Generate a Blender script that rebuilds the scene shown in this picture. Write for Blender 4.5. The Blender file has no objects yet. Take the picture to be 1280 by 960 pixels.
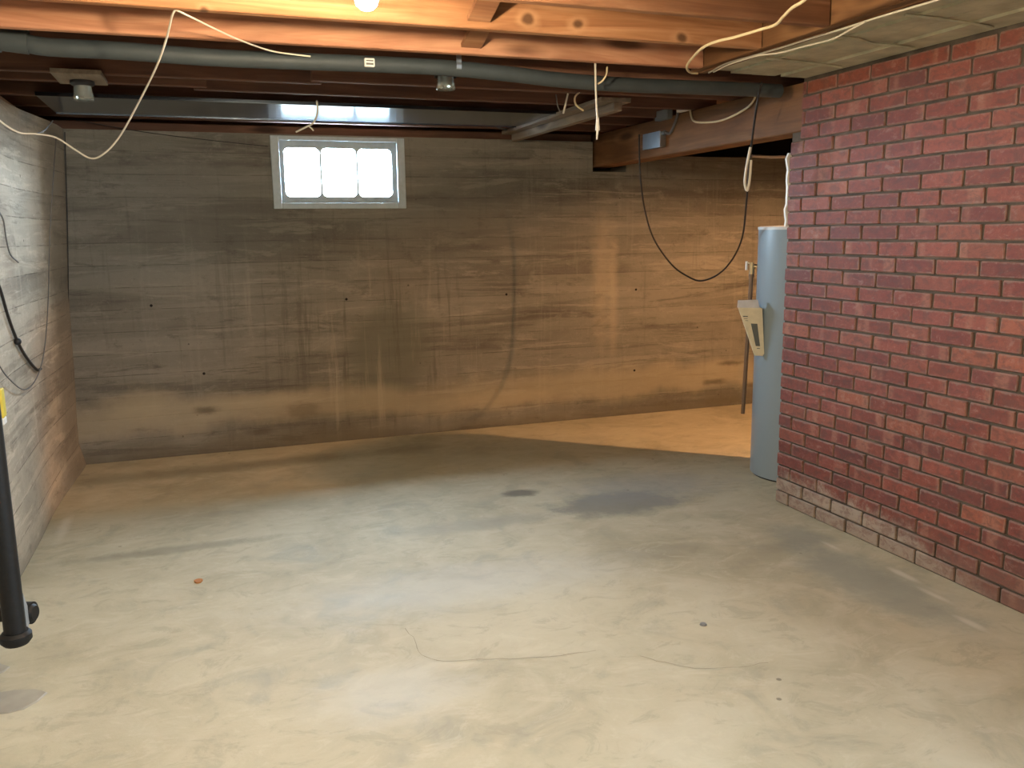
import bpy, bmesh, math, random
import numpy as np
from mathutils import Vector, Matrix
C = bpy.context
SC = C.scene
COL = SC.collection
RND = random.Random(7)

# ---------------------------------------------------------------- camera
# room axes: x along the far wall, y depth, z up; lens solved from the brick courses
FPX, PITCH, ROLL, YAW, CAMH = 1079.13, 0.174641, -0.0129768, 0.343643, 1.45957
_R = Vector((math.cos(YAW), -math.sin(YAW), 0)); _F0 = Vector((math.sin(YAW), math.cos(YAW), 0)); _U0 = Vector((0, 0, 1))
_F = _F0*math.cos(PITCH) - _U0*math.sin(PITCH); _U = _U0*math.cos(PITCH) + _F0*math.sin(PITCH)
_RC = _R*math.cos(ROLL) + _U*math.sin(ROLL); _UC = _U*math.cos(ROLL) - _R*math.sin(ROLL)
cam_data = bpy.data.cameras.new('camera'); cam = bpy.data.objects.new('camera', cam_data); COL.objects.link(cam)
cam_data.sensor_width = 36; cam_data.lens = FPX/1280*36; cam_data.clip_start = .02
M4 = Matrix((_RC, _UC, -_F)).transposed().to_4x4(); M4.translation = Vector((0, 0, CAMH)); cam.matrix_world = M4
SC.camera = cam

# ---------------------------------------------------------------- sky, lights, exposure
SKY = 300.0
BULB = 2500.0          # radiance of the bare bulb in view
BULB_REAR = 1550.0     # the same kind of bulb behind the camera
BULB_SIDE = 8500.0     # bulb behind the chimney, under an added shade
world = bpy.data.worlds.new('World'); SC.world = world; world.use_nodes = True
bg = world.node_tree.nodes['Background']; bg.inputs[0].default_value = (.62, .80, 1.0, 1); bg.inputs[1].default_value = SKY
def portal(name, loc, sx, sz, rx, rz=0):
    l = bpy.data.lights.new(name, 'AREA'); l.shape = 'RECTANGLE'; l.size = sx; l.size_y = sz; l.cycles.is_portal = True
    o = bpy.data.objects.new(name, l); COL.objects.link(o); o.location = loc; o.rotation_euler = (math.radians(rx), 0, math.radians(rz))
portal('window_portal', (.95, 6.22, 1.87), .80, .42, -90)
portal('window_portal_side', (3.46, -.45, 1.78), 1.10, .50, 90, 90)  # portal of the unseen window added for cool fill
vs = SC.view_settings; vs.view_transform = 'Standard'; vs.look = 'None'; vs.exposure = 0.0; vs.gamma = 1.0; vs.use_curve_mapping = False
SC.cycles.use_denoising = True
SC.cycles.max_bounces = 10; SC.cycles.diffuse_bounces = 6; SC.cycles.glossy_bounces = 4; SC.cycles.transparent_max_bounces = 8
SC.cycles.sample_clamp_indirect = 6.0; SC.cycles.caustics_reflective = False; SC.cycles.caustics_refractive = False

# ---------------------------------------------------------------- helpers
def on(px, py, axis, val):
    """world point where the sight line of a photo pixel meets the plane axis = val"""
    d = _RC*((px-640)/FPX) - _UC*((py-480)/FPX) + _F
    o = Vector((0, 0, CAMH)); t = (val-o[axis])/d[axis]
    return o + d*t
def link(name, mesh, mat=None, parent=None):
    o = bpy.data.objects.new(name, mesh); COL.objects.link(o)
    if mat is not None: mesh.materials.append(mat)
    if parent is not None:
        o.parent = parent; o.matrix_parent_inverse = parent.matrix_world.inverted() if False else Matrix.Identity(4)
        if parent.type == 'EMPTY' or any(parent.location): o.location = -parent.location if not parent.parent else o.location
    return o
def obj(name, bm, mat=None, parent=None, smooth=False, world=True):
    me = bpy.data.meshes.new(name); bmesh.ops.recalc_face_normals(bm, faces=bm.faces[:])
    if smooth:
        for f in bm.faces: f.smooth = True
        for e in bm.edges:
            if len(e.link_faces) == 2 and e.calc_face_angle(0) > .7: e.smooth = False
    bm.to_mesh(me); bm.free()
    return link(name, me, mat, parent)
def tag(o, label, cat, group=None):
    o['label'] = label; o['category'] = cat
    if group: o['group'] = group
    return o
def thing(name, label, cat, loc, group=None):
    o = bpy.data.objects.new(name, None); COL.objects.link(o); o.location = loc; o.empty_display_size = .1
    return tag(o, label, cat, group)
def struct(o): o['kind'] = 'structure'; return o
def BM(): return bmesh.new()
def box(bm, x0, x1, y0, y1, z0, z1, bev=0, seg=1):
    r = bmesh.ops.create_cube(bm, size=1); v = r['verts']
    bmesh.ops.scale(bm, vec=(x1-x0, y1-y0, z1-z0), verts=v); bmesh.ops.translate(bm, vec=((x0+x1)/2, (y0+y1)/2, (z0+z1)/2), verts=v)
    if bev:
        es = list({e for q in v for e in q.link_edges}); bmesh.ops.bevel(bm, geom=es, offset=bev, segments=seg, affect='EDGES', profile=.5)
    return v
def cyl(bm, p0, p1, r0, r1=None, n=20, caps=True):
    p0 = Vector(p0); p1 = Vector(p1); r1 = r0 if r1 is None else r1
    d = p1-p0; q = d.to_track_quat('Z', 'Y').to_matrix().to_4x4(); q.translation = (p0+p1)/2
    return bmesh.ops.create_cone(bm, cap_ends=caps, segments=n, radius1=r0, radius2=r1, depth=d.length, matrix=q)['verts']
def lathe(bm, prof, cx, cy, n=32):
    rings = []
    for r, z in prof:
        rings.append([bm.verts.new((cx+r*math.cos(2*math.pi*i/n), cy+r*math.sin(2*math.pi*i/n), z)) for i in range(n)] if r > 1e-5 else [bm.verts.new((cx, cy, z))])
    for a, b in zip(rings, rings[1:]):
        for i in range(n):
            j = (i+1) % n
            if len(a) == 1 and len(b) == 1: continue
            if len(a) == 1: bm.faces.new((a[0], b[i], b[j]))
            elif len(b) == 1: bm.faces.new((a[i], a[j], b[0]))
            else: bm.faces.new((a[i], a[j], b[j], b[i]))
def smooth_path(pts, sub=6):
    pts = [Vector(p) for p in pts]
    if len(pts) < 3: return pts
    out = []
    P = [pts[0]*2-pts[1]] + pts + [pts[-1]*2-pts[-2]]
    for i in range(1, len(P)-2):
        a, b, c, d = P[i-1:i+3]
        for k in range(sub):
            t = k/sub
            out.append(.5*((2*b) + (c-a)*t + (2*a-5*b+4*c-d)*t*t + (3*b-a-3*c+d)*t**3))
    out.append(pts[-1]); return out
def tube(bm, pts, r, n=8, sub=6):
    P = smooth_path(pts, sub); rings = []; up = Vector((.13, .21, .97))
    for i, p in enumerate(P):
        t = (P[min(i+1, len(P)-1)]-P[max(i-1, 0)])
        if t.length < 1e-7: continue
        t.normalize(); s = t.cross(up)
        if s.length < .05: s = t.cross(Vector((1, 0, 0)))
        s.normalize(); u = s.cross(t); up = u
        rings.append([bm.verts.new(p + (s*math.cos(2*math.pi*k/n)+u*math.sin(2*math.pi*k/n))*r) for k in range(n)])
    for a, b in zip(rings, rings[1:]):
        for k in range(n): bm.faces.new((a[k], a[(k+1) % n], b[(k+1) % n], b[k]))
    bm.faces.new(rings[0]); bm.faces.new(rings[-1][::-1])
def prism(bm, pts, axis, a, b):
    """extrude a polygon given in the two other axes, between a and b along axis"""
    def mk(p, v):
        q = list(p); q.insert(axis, v); return bm.verts.new(q)
    A = [mk(p, a) for p in pts]; B = [mk(p, b) for p in pts]; n = len(pts)
    bm.faces.new(A); bm.faces.new(B[::-1])
    for i in range(n): bm.faces.new((A[i], A[(i+1) % n], B[(i+1) % n], B[i]))

# ---------------------------------------------------------------- material helpers
class NT:
    def __init__(s, name):
        s.m = bpy.data.materials.new(name); s.m.use_nodes = True; s.t = s.m.node_tree; s.b = s.t.nodes['Principled BSDF']
        s.co = s.t.nodes.new('ShaderNodeTexCoord'); s.P = s.co.outputs['Object']
    def put(s, inp, v):
        if isinstance(v, bpy.types.NodeSocket): s.t.links.new(v, inp)
        elif isinstance(v, (tuple, list)) and len(v) == 3 and inp.type == 'RGBA': inp.default_value = (*v, 1)
        else: inp.default_value = v
    def math(s, op, a, b=0.0, c=0.0, clamp=False):
        n = s.t.nodes.new('ShaderNodeMath'); n.operation = op; n.use_clamp = clamp
        for i, v in enumerate((a, b, c)): s.put(n.inputs[i], v)
        return n.outputs[0]
    def map(s, v, scale=(1, 1, 1), loc=(0, 0, 0)):
        n = s.t.nodes.new('ShaderNodeMapping'); s.put(n.inputs['Vector'], v); s.put(n.inputs['Scale'], scale); s.put(n.inputs['Location'], loc); return n.outputs[0]
    def noise(s, v, scale, detail=4, rough=.55, dist=0.0):
        n = s.t.nodes.new('ShaderNodeTexNoise'); s.put(n.inputs['Vector'], v); n.inputs['Scale'].default_value = scale; n.inputs['Detail'].default_value = detail
        n.inputs['Roughness'].default_value = rough; n.inputs['Distortion'].default_value = dist; return n.outputs['Fac']
    def vor(s, v, scale, feat='F1'):
        n = s.t.nodes.new('ShaderNodeTexVoronoi'); n.feature = feat; s.put(n.inputs['Vector'], v); n.inputs['Scale'].default_value = scale; return n.outputs['Distance']
    def ramp(s, f, stops):
        n = s.t.nodes.new('ShaderNodeValToRGB'); s.put(n.inputs[0], f); e = n.color_ramp.elements
        while len(e) < len(stops): e.new(.5)
        for q, (p, c) in zip(e, stops): q.position = p; q.color = (*c, 1) if isinstance(c, tuple) else (c, c, c, 1)
        return n.outputs[0]
    def step(s, f, a, b): # smooth 0..1 between a and b
        n = s.t.nodes.new('ShaderNodeMapRange'); n.interpolation_type = 'SMOOTHSTEP'; s.put(n.inputs['Value'], f); n.inputs['From Min'].default_value = a; n.inputs['From Max'].default_value = b; return n.outputs[0]
    def mix(s, f, a, b, mode='MIX'):
        n = s.t.nodes.new('ShaderNodeMix'); n.data_type = 'RGBA'; n.blend_type = mode
        s.put(n.inputs[0], f); s.put(n.inputs[6], a); s.put(n.inputs[7], b); return n.outputs[2]
    def sep(s, v):
        n = s.t.nodes.new('ShaderNodeSeparateXYZ'); s.put(n.inputs[0], v); return n.outputs
    def comb(s, x, y, z):
        n = s.t.nodes.new('ShaderNodeCombineXYZ')
        for i, v in enumerate((x, y, z)): s.put(n.inputs[i], v)
        return n.outputs[0]
    def vadd(s, a, b):
        n = s.t.nodes.new('ShaderNodeVectorMath'); n.operation = 'ADD'; s.put(n.inputs[0], a); s.put(n.inputs[1], b); return n.outputs[0]
    def bump(s, h, strength=.4, dist=.01):
        n = s.t.nodes.new('ShaderNodeBump'); n.inputs['Strength'].default_value = strength; n.inputs['Distance'].default_value = dist; s.put(n.inputs['Height'], h)
        s.t.links.new(n.outputs[0], s.b.inputs['Normal'])
    def blob(s, u, v, cu, cv, ru, rv, wob, soft=.5, amt=.5):
        """irregular elliptical stain mask about (cu, cv)"""
        a = s.math('DIVIDE', s.math('SUBTRACT', u, cu), ru); b = s.math('DIVIDE', s.math('SUBTRACT', v, cv), rv)
        d = s.math('SQRT', s.math('ADD', s.math('MULTIPLY', a, a), s.math('MULTIPLY', b, b)))
        d = s.math('ADD', d, s.math('MULTIPLY', s.math('SUBTRACT', wob, .5), amt*2))
        return s.math('SUBTRACT', 1.0, s.step(d, 1-soft, 1+soft*.4))
    def fin(s, col, rough=.8, metal=0.0, spec=.3):
        s.put(s.b.inputs['Base Color'], col); s.put(s.b.inputs['Roughness'], rough); s.put(s.b.inputs['Metallic'], metal); s.b.inputs['Specular IOR Level'].default_value = spec
        return s.m
def plain(name, col, rough=.6, metal=0.0, spec=.4, var=.15, scale=30):
    n = NT(name); f = n.noise(n.P, scale, 3)
    c = n.mix(f, tuple(min(1, x*(1-var)) for x in col), tuple(min(1, x*(1+var)) for x in col))
    n.bump(f, .15, .003); return n.fin(c, rough, metal, spec)

def mat_floor():
    n = NT('floor_concrete'); p = n.P; x, y, z = n.sep(p)
    w1 = n.noise(p, 1.1, 6, .6, .6); w2 = n.noise(n.map(p, (1, 1, 1), (7, 3, 0)), 3.2, 7, .62, 1.0); w3 = n.noise(p, 14, 5, .6); fine = n.noise(p, 90, 4, .7); mot = n.noise(n.map(p, (1, 1.5, 1), (2, 9, 0)), 5.5, 9, .74, .8)
    c = n.ramp(w1, [(.28, (.36, .322, .222)), (.48, (.46, .416, .296)), (.62, (.52, .473, .342)), (.8, (.57, .525, .39))])
    c = n.mix(n.math('MULTIPLY', n.step(w2, .42, .72), .55), c, (.57, .53, .41))
    c = n.mix(n.math('MULTIPLY', n.step(w2, .48, .28), .5), c, (.30, .285, .225))
    c = n.mix(n.math('MULTIPLY', n.step(w3, .5, .75), .18), c, (.36, .33, .25))
    c = n.mix(n.math('MULTIPLY', n.step(mot, .52, .64), .30), c, (.62, .575, .445)); c = n.mix(n.math('MULTIPLY', n.step(mot, .47, .36), .34), c, (.29, .265, .195))
    wob = n.noise(p, 2.6, 5, .6); wob2 = n.noise(p, 7, 7, .7)
    def st(cu, cv, ru, rv, col, k, soft=.6, amt=.7, w=wob2):
        nonlocal c
        c = n.mix(n.math('MULTIPLY', n.blob(x, y, cu, cv, ru, rv, w, soft, amt), k), c, col)
    st(2.05, 4.05, .42, .22, (.19, .19, .17), .75, .5); st(2.35, 4.25, .55, .30, (.30, .32, .33), .5, .8)      # damp stain by the heater
    st(1.62, 4.42, .12, .07, (.13, .12, .10), .8, .5); st(1.25, 4.0, .5, .10, (.30, .28, .23), .5, .6)
    st(.5, 2.55, .28, .20, (.53, .54, .52), .4, .8); st(.95, 3.3, .8, .25, (.54, .55, .52), .45, .9)             # pale bluish patches, window light put into the floor colour
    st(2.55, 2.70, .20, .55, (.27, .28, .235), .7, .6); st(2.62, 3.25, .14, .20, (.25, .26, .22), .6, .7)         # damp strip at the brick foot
    st(.55, 1.88, .10, .05, (.33, .32, .33), .6, .5)
    st(.1, 4.9, 1.4, .35, (.33, .30, .21), .4, .9, .9, wob); st(1.5, 5.3, 1.3, .5, (.33, .30, .215), .4, .9, .8, wob); st(-.2, 4.2, .5, .06, (.22, .20, .15), .5, .6)
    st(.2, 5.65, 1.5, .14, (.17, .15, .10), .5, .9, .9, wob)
    for px, py, ru, rv in ((1128, 718, .022, .10), (1170, 745, .020, .09), (1040, 683, .018, .07), (1215, 780, .02, .08), (80, 660, .03, .22)):
        g = on(px, py, 2, 0); st(g.x, g.y, ru, rv, (.66, .63, .53), .6, .8, .9)
    # pale ring left by a can
    a = n.math('DIVIDE', n.math('SUBTRACT', x, .265), .155); b = n.math('DIVIDE', n.math('SUBTRACT', y, 1.80), .11)
    d = n.math('SQRT', n.math('ADD', n.math('MULTIPLY', a, a), n.math('MULTIPLY', b, b))); d = n.math('ADD', d, n.math('MULTIPLY', n.math('SUBTRACT', wob2, .5), .7))
    ring = n.math('MULTIPLY', n.step(d, .72, .95), n.math('SUBTRACT', 1.0, n.step(d, 1.0, 1.25)))
    c = n.mix(n.math('MULTIPLY', ring, .55), c, (.64, .61, .50)); st(.24, 1.83, .06, .05, (.30, .29, .23), .5)
    spots = n.step(n.vor(n.map(p, (1, 1, 1), (3, 5, 0)), 4.5), .05, .03); spots = n.math('MULTIPLY', spots, n.step(wob, .5, .6))
    c = n.mix(n.math('MULTIPLY', spots, .7), c, (.14, .12, .09))
    c = n.mix(n.math('MULTIPLY', n.step(fine, .62, .75), .12), c, (.2, .18, .14))
    n.bump(n.math('ADD', n.math('MULTIPLY', w3, .7), n.math('MULTIPLY', fine, .3)), .25, .006)
    return n.fin(c, n.ramp(w2, [(.3, .62), (.7, .8)]), 0, .25)
def mat_wall(name, along, seed, dark=1.0):
    """board-formed concrete; along = 0 when the wall runs in x, 1 when in y"""
    n = NT(name); p = n.P; X = n.sep(p); u, z = X[along], X[2]
    q = n.comb(u, 0.0, z); q = n.vadd(q, (seed, seed*.7, 0))
    big = n.noise(n.map(q, (.8, 1, 1.3)), 1.2, 7, .66, .6); streak = n.noise(n.map(q, (7, 1, .45)), 1.6, 7, .7); fine = n.noise(q, 60, 5, .7); w = n.noise(n.map(q, (1, 1, 2)), 5, 7, .7)
    band = n.noise(n.map(q, (.45, 1, 6.5)), 1.0, 8, .68, .4); band2 = n.noise(n.map(n.vadd(q, (4.1, 0, 2.7)), (.9, 1, 9)), 1.0, 9, .74, .5); mid = n.noise(n.map(q, (1.3, 1, 2.6)), 3.0, 9, .75, .3)
    row = n.math('FLOOR', n.math('DIVIDE', z, .142)); tone = n.noise(n.comb(n.math('MULTIPLY', u, .45), n.math('MULTIPLY', row, 7.3), seed), 1.0, 3, .6)
    k = dark
    c = n.ramp(big, [(.25, (.145*k, .128*k, .100*k)), (.45, (.200*k, .178*k, .140*k)), (.6, (.240*k, .215*k, .170*k)), (.8, (.30*k, .272*k, .218*k))])
    c = n.mix(n.math('MULTIPLY', n.step(tone, .46, .60), .35), c, (.30*k, .27*k, .212*k)); c = n.mix(n.math('MULTIPLY', n.step(tone, .48, .36), .45), c, (.12*k, .106*k, .084*k))
    c = n.mix(n.math('MULTIPLY', n.step(band, .50, .60), .38), c, (.34*k, .305*k, .24*k)); c = n.mix(n.math('MULTIPLY', n.step(band, .46, .36), .50), c, (.095*k, .083*k, .064*k))
    c = n.mix(n.math('MULTIPLY', n.step(band2, .55, .61), .42), c, (.40*k, .355*k, .28*k)); c = n.mix(n.math('MULTIPLY', n.step(band2, .42, .36), .45), c, (.085*k, .073*k, .056*k))
    c = n.mix(n.math('MULTIPLY', n.step(mid, .54, .66), .28), c, (.40*k, .36*k, .29*k)); c = n.mix(n.math('MULTIPLY', n.step(mid, .45, .33), .40), c, (.08*k, .069*k, .053*k))
    c = n.mix(n.math('MULTIPLY', n.step(streak, .56, .66), .16), c, (.40*k, .36*k, .29*k)); c = n.mix(n.math('MULTIPLY', n.step(streak, .43, .33), .22), c, (.08*k, .07*k, .054*k))
    c = n.mix(n.math('MULTIPLY', n.step(fine, .60, .74), .40), c, (.06, .05, .04)); c = n.mix(n.math('MULTIPLY', n.step(fine, .42, .30), .22), c, (.42*k, .38*k, .31*k))
    # board joints every 14 cm
    jz = n.math('ADD', n.math('DIVIDE', z, .142), n.math('MULTIPLY', n.math('SUBTRACT', n.noise(n.map(q, (.6, 1, .2)), 1.5, 2), .5), .12))
    fr = n.math('ABSOLUTE', n.math('SUBTRACT', n.math('FRACT', jz), .5)); joint = n.step(fr, .475, .495); joint = n.math('MULTIPLY', joint, n.step(w, .40, .58))
    c = n.mix(n.math('MULTIPLY', joint, .6), c, (.075, .062, .045))
    pits = n.math('MULTIPLY', n.step(n.vor(q, 9), .075, .045), n.step(big, .5, .58)); c = n.mix(n.math('MULTIPLY', pits, .8), c, (.05, .042, .033))
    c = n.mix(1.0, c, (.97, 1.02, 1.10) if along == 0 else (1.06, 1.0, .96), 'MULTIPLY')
    return n, u, z, q, c, streak, w, fine, joint, pits, big
def mat_back():
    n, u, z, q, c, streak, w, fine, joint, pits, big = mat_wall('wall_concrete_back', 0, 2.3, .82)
    wl = n.noise(n.map(q, (1, 1, .6)), 2.2, 5, .6)
    def st(cu, cv, ru, rv, col, k, soft=.6, amt=.6, ww=None):
        nonlocal c
        c = n.mix(n.math('MULTIPLY', n.blob(u, z, cu, cv, ru, rv, ww or wl, soft, amt), k), c, col)
    st(1.25, .60, .34, .42, (.125, .125, .10), .8, .4, .5)                      # grey-green damp patch below the window
    st(1.35, 1.2, .30, .25, (.15, .13, .10), .35, .9)
    st(2.93, 1.15, .10, .62, (.36, .31, .23), .45, .8, .9, w); st(3.02, .95, .05, .55, (.40, .345, .26), .4, .9, .9, w)  # pale lime run
    st(1.9, 1.55, 1.0, .30, (.13, .12, .10), .5, .9); st(.1, 1.6, .7, .35, (.13, .12, .10), .45, .9)
    run = n.math('MULTIPLY', n.math('MULTIPLY', n.step(streak, .52, .68), n.blob(u, z, 1.05, .75, .75, .75, wl, .7)), .45); c = n.mix(run, c, (.37, .33, .26))
    run2 = n.math('MULTIPLY', n.math('MULTIPLY', n.step(streak, .45, .34), n.blob(u, z, 1.15, .7, .7, .8, wl, .7)), .5); c = n.mix(run2, c, (.085, .08, .06))
    st(-.42, .36, .26, .13, (.36, .31, .215), .6, .8, .9, w); st(.3, .33, .5, .06, (.35, .30, .21), .5, .8, 1.0, w); st(2.1, .22, .5, .07, (.40, .32, .22), .5, .8, 1.0, w)
    # salts along the foot, then a dark damp line
    zz = n.math('ADD', z, n.math('MULTIPLY', n.math('SUBTRACT', wl, .5), .28)); foot = n.math('MULTIPLY', n.step(zz, .46, .30), n.step(zz, .10, .22))
    c = n.mix(n.math('MULTIPLY', foot, .55), c, (.40, .35, .25)); c = n.mix(n.math('MULTIPLY', n.step(zz, .13, .0), .6), c, (.13, .11, .075))
    st(-.02, .30, .09, .03, (.09, .075, .055), .7, .9, 1.3, w); st(.62, .25, .14, .06, (.15, .12, .085), .6, .6, 1.0, w); st(.33, .12, .1, .03, (.09, .075, .055), .6, .9, 1.2, w)
    st(3.95, .21, .13, .025, (.085, .07, .05), .7, .9, 1.2, w); st(4.1, .36, .12, .022, (.085, .07, .05), .7, .9, 1.2, w); st(4.35, .16, .12, .025, (.085, .07, .05), .7, .9, 1.2, w)
    n.bump(n.math('SUBTRACT', n.math('ADD', n.math('MULTIPLY', w, .6), n.math('MULTIPLY', fine, .25)), n.math('ADD', n.math('MULTIPLY', joint, .9), pits)), .5, .008)
    return n.fin(c, .85, 0, .2)
def mat_left():
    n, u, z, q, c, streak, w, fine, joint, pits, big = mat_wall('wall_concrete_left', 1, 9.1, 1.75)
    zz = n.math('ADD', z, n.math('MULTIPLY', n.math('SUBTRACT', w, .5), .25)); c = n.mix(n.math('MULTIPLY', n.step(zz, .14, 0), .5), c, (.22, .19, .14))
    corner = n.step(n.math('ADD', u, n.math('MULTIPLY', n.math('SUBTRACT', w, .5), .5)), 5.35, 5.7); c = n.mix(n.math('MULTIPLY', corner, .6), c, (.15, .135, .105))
    n.bump(n.math('SUBTRACT', n.math('ADD', n.math('MULTIPLY', w, .6), n.math('MULTIPLY', fine, .25)), n.math('ADD', n.math('MULTIPLY', joint, .9), pits)), .5, .008)
    return n.fin(c, .85, 0, .2)
def mat_brick():
    n = NT('brick'); p = n.P
    oi = n.t.nodes.new('ShaderNodeObjectInfo'); rnd = oi.outputs['Random']; ocol = oi.outputs['Color']
    geo = n.t.nodes.new('ShaderNodeNewGeometry'); wx, wy, wz = n.sep(geo.outputs['Position'])
    q = n.vadd(p, n.comb(n.math('MULTIPLY', rnd, 37.0), n.math('MULTIPLY', rnd, 53.0), n.math('MULTIPLY', rnd, 71.0)))
    a = n.noise(n.map(q, (1, 6, 10)), 2.0, 7, .68); b = n.noise(q, 55, 6, .72); flash = n.noise(n.map(q, (1, 11, 1)), 1.0, 1, .4); blot = n.noise(n.map(q, (1, 1, 1.6)), 16, 8, .74, .6)
    c = n.mix(n.math('MULTIPLY', n.step(a, .40, .64), .5), ocol, n.mix(.4, ocol, (.32, .105, .068)))
    c = n.mix(n.math('MULTIPLY', n.step(flash, .60, .70), .34), c, (.40, .20, .135)); c = n.mix(n.math('MULTIPLY', n.step(blot, .52, .40), .5), c, (.085, .040, .034)); c = n.mix(n.math('MULTIPLY', n.step(blot, .55, .68), .38), c, (.36, .235, .19))
    c = n.mix(n.math('MULTIPLY', n.step(b, .50, .70), .45), c, (.10, .048, .040)); c = n.mix(n.math('MULTIPLY', n.step(b, .42, .30), .25), c, (.38, .25, .20))
    # lime film along the arrises
    X = n.sep(p); tc = n.t.nodes.new('ShaderNodeTexCoord'); g = n.sep(tc.outputs['Generated'])
    ey = n.math('MINIMUM', g[1], n.math('SUBTRACT', 1.0, g[1])); ez = n.math('MINIMUM', g[2], n.math('SUBTRACT', 1.0, g[2]))
    e = n.math('MINIMUM', n.math('MULTIPLY', ey, .205), n.math('MULTIPLY', ez, .06)); e = n.math('ADD', e, n.math('MULTIPLY', n.math('SUBTRACT', b, .5), .012)); e = n.math('ADD', e, n.math('MULTIPLY', n.math('SUBTRACT', blot, .5), .03))
    film = n.step(e, .010, .0005); c = n.mix(n.math('MULTIPLY', film, .55), c, (.32, .215, .18))
    # salts and old whitewash at the foot near the corner
    nz = n.noise(geo.outputs['Position'], 7, 8, .75)
    h = n.math('SUBTRACT', n.math('ADD', wz, n.math('MULTIPLY', n.math('SUBTRACT', nz, .5), .30)), n.math('MULTIPLY', n.step(wy, 2.45, 3.0), .14))
    salt = n.math('MULTIPLY', n.step(h, .05, -.03), n.step(n.math('ADD', wy, n.math('MULTIPLY', nz, .4)), 2.45, 2.75)); c = n.mix(n.math('MULTIPLY', salt, n.math('MULTIPLY_ADD', n.step(blot, .38, .56), .5, .35)), c, (.45, .395, .315))
    c = n.mix(n.math('MULTIPLY', n.step(n.math('ADD', wz, n.math('MULTIPLY', nz, .25)), .36, .16), .45), c, (.20, .13, .10))
    n.bump(n.math('ADD', n.math('MULTIPLY', b, .6), n.math('MULTIPLY', blot, .8)), .6, .005)
    return n.fin(c, .7, 0, .4)
def mat_mortar():
    n = NT('mortar'); a = n.noise(n.P, 9, 5); b = n.noise(n.P, 80, 4)
    c = n.ramp(a, [(.3, (.065, .052, .043)), (.6, (.105, .086, .070)), (.8, (.16, .132, .105))]); n.bump(b, .7, .006); return n.fin(c, .9, 0, .15)
def mat_wood(name, c0, c1, c2, axis=0, knots=True, at=()):
    n = NT(name); p = n.P; oi = n.t.nodes.new('ShaderNodeObjectInfo'); r = oi.outputs['Random']
    q = n.vadd(p, n.comb(n.math('MULTIPLY', r, 31.0), n.math('MULTIPLY', r, 17.0), n.math('MULTIPLY', r, 9.0)))
    s1 = (1.2, 14, 14) if axis == 0 else (14, 1.2, 14); s2 = (2.2, 60, 60) if axis == 0 else (60, 2.2, 60); s3 = (1.7, 7, 7) if axis == 0 else (7, 1.7, 7)
    a = n.noise(n.map(q, s1), 1.0, 5, .6, 1.2); g = n.noise(n.map(q, s2), 1.0, 4, .6, .4); big = n.noise(n.map(q, (.9, .9, 2)), 1.3, 4, .6)
    c = n.ramp(a, [(.3, c0), (.52, c1), (.75, c2)]); c = n.mix(n.math('MULTIPLY', n.step(g, .45, .7), .35), c, c0); c = n.mix(n.math('MULTIPLY', n.step(big, .48, .68), .45), c, tuple(v*.55 for v in c0))
    h = n.math('ADD', n.math('MULTIPLY', g, .6), n.math('MULTIPLY', a, .4))
    if knots:
        k = n.vor(n.map(q, s3), .85); c = n.mix(n.math('MULTIPLY', n.step(k, .20, .08), .8), c, tuple(v*.28 for v in c0)); c = n.mix(n.math('MULTIPLY', n.math('MULTIPLY', n.step(k, .34, .22), n.step(k, .16, .24)), .4), c, c2)
    X = n.sep(p); ww = n.noise(n.map(p, (1, 1, 1)), 9, 4, .6)
    for kx, kz, kr in at:                          # the big knots of the board in front
        rim = n.blob(X[0], X[2], kx, kz, kr*2.6, kr*1.8, ww, .6, .8); core = n.blob(X[0], X[2], kx, kz, kr*1.3, kr, ww, .7, .8)
        c = n.mix(n.math('MULTIPLY', rim, .45), c, c2); c = n.mix(n.math('MULTIPLY', core, .85), c, tuple(v*.3 for v in c0))
    n.bump(h, .35, .004); return n.fin(c, .72, 0, .25)
def mat_emit(name, col, strength):
    m = bpy.data.materials.new(name); m.use_nodes = True; t = m.node_tree; t.nodes.clear()
    e = t.nodes.new('ShaderNodeEmission'); e.inputs[0].default_value = (*col, 1); e.inputs[1].default_value = strength
    o = t.nodes.new('ShaderNodeOutputMaterial'); t.links.new(e.outputs[0], o.inputs[0]); return m
def mat_pane():
    m = bpy.data.materials.new('window_glass'); m.use_nodes = True; t = m.node_tree; t.nodes.clear()
    a = t.nodes.new('ShaderNodeBsdfTransparent'); a.inputs[0].default_value = (.95, .97, .97, 1); g = t.nodes.new('ShaderNodeBsdfGlossy'); g.inputs['Roughness'].default_value = .05
    x = t.nodes.new('ShaderNodeMixShader'); o = t.nodes.new('ShaderNodeOutputMaterial')
    x.inputs[0].default_value = .05; t.links.new(a.outputs[0], x.inputs[1]); t.links.new(g.outputs[0], x.inputs[2]); t.links.new(x.outputs[0], o.inputs[0]); return m
def mat_glass(name, rough=.06, tint=(.9, .95, .9)):
    n = NT(name); n.b.inputs['Transmission Weight'].default_value = .85; n.b.inputs['IOR'].default_value = 1.45
    f = n.noise(n.P, 40, 2); n.bump(f, .3, .004); return n.fin(tint, rough, 0, .8)
def mat_metal(name, col, rough, scale=20):
    n = NT(name); f = n.noise(n.P, scale, 4); c = n.mix(f, tuple(v*.75 for v in col), col); n.bump(f, .1, .003); return n.fin(c, rough, 1.0, .5)

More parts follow.
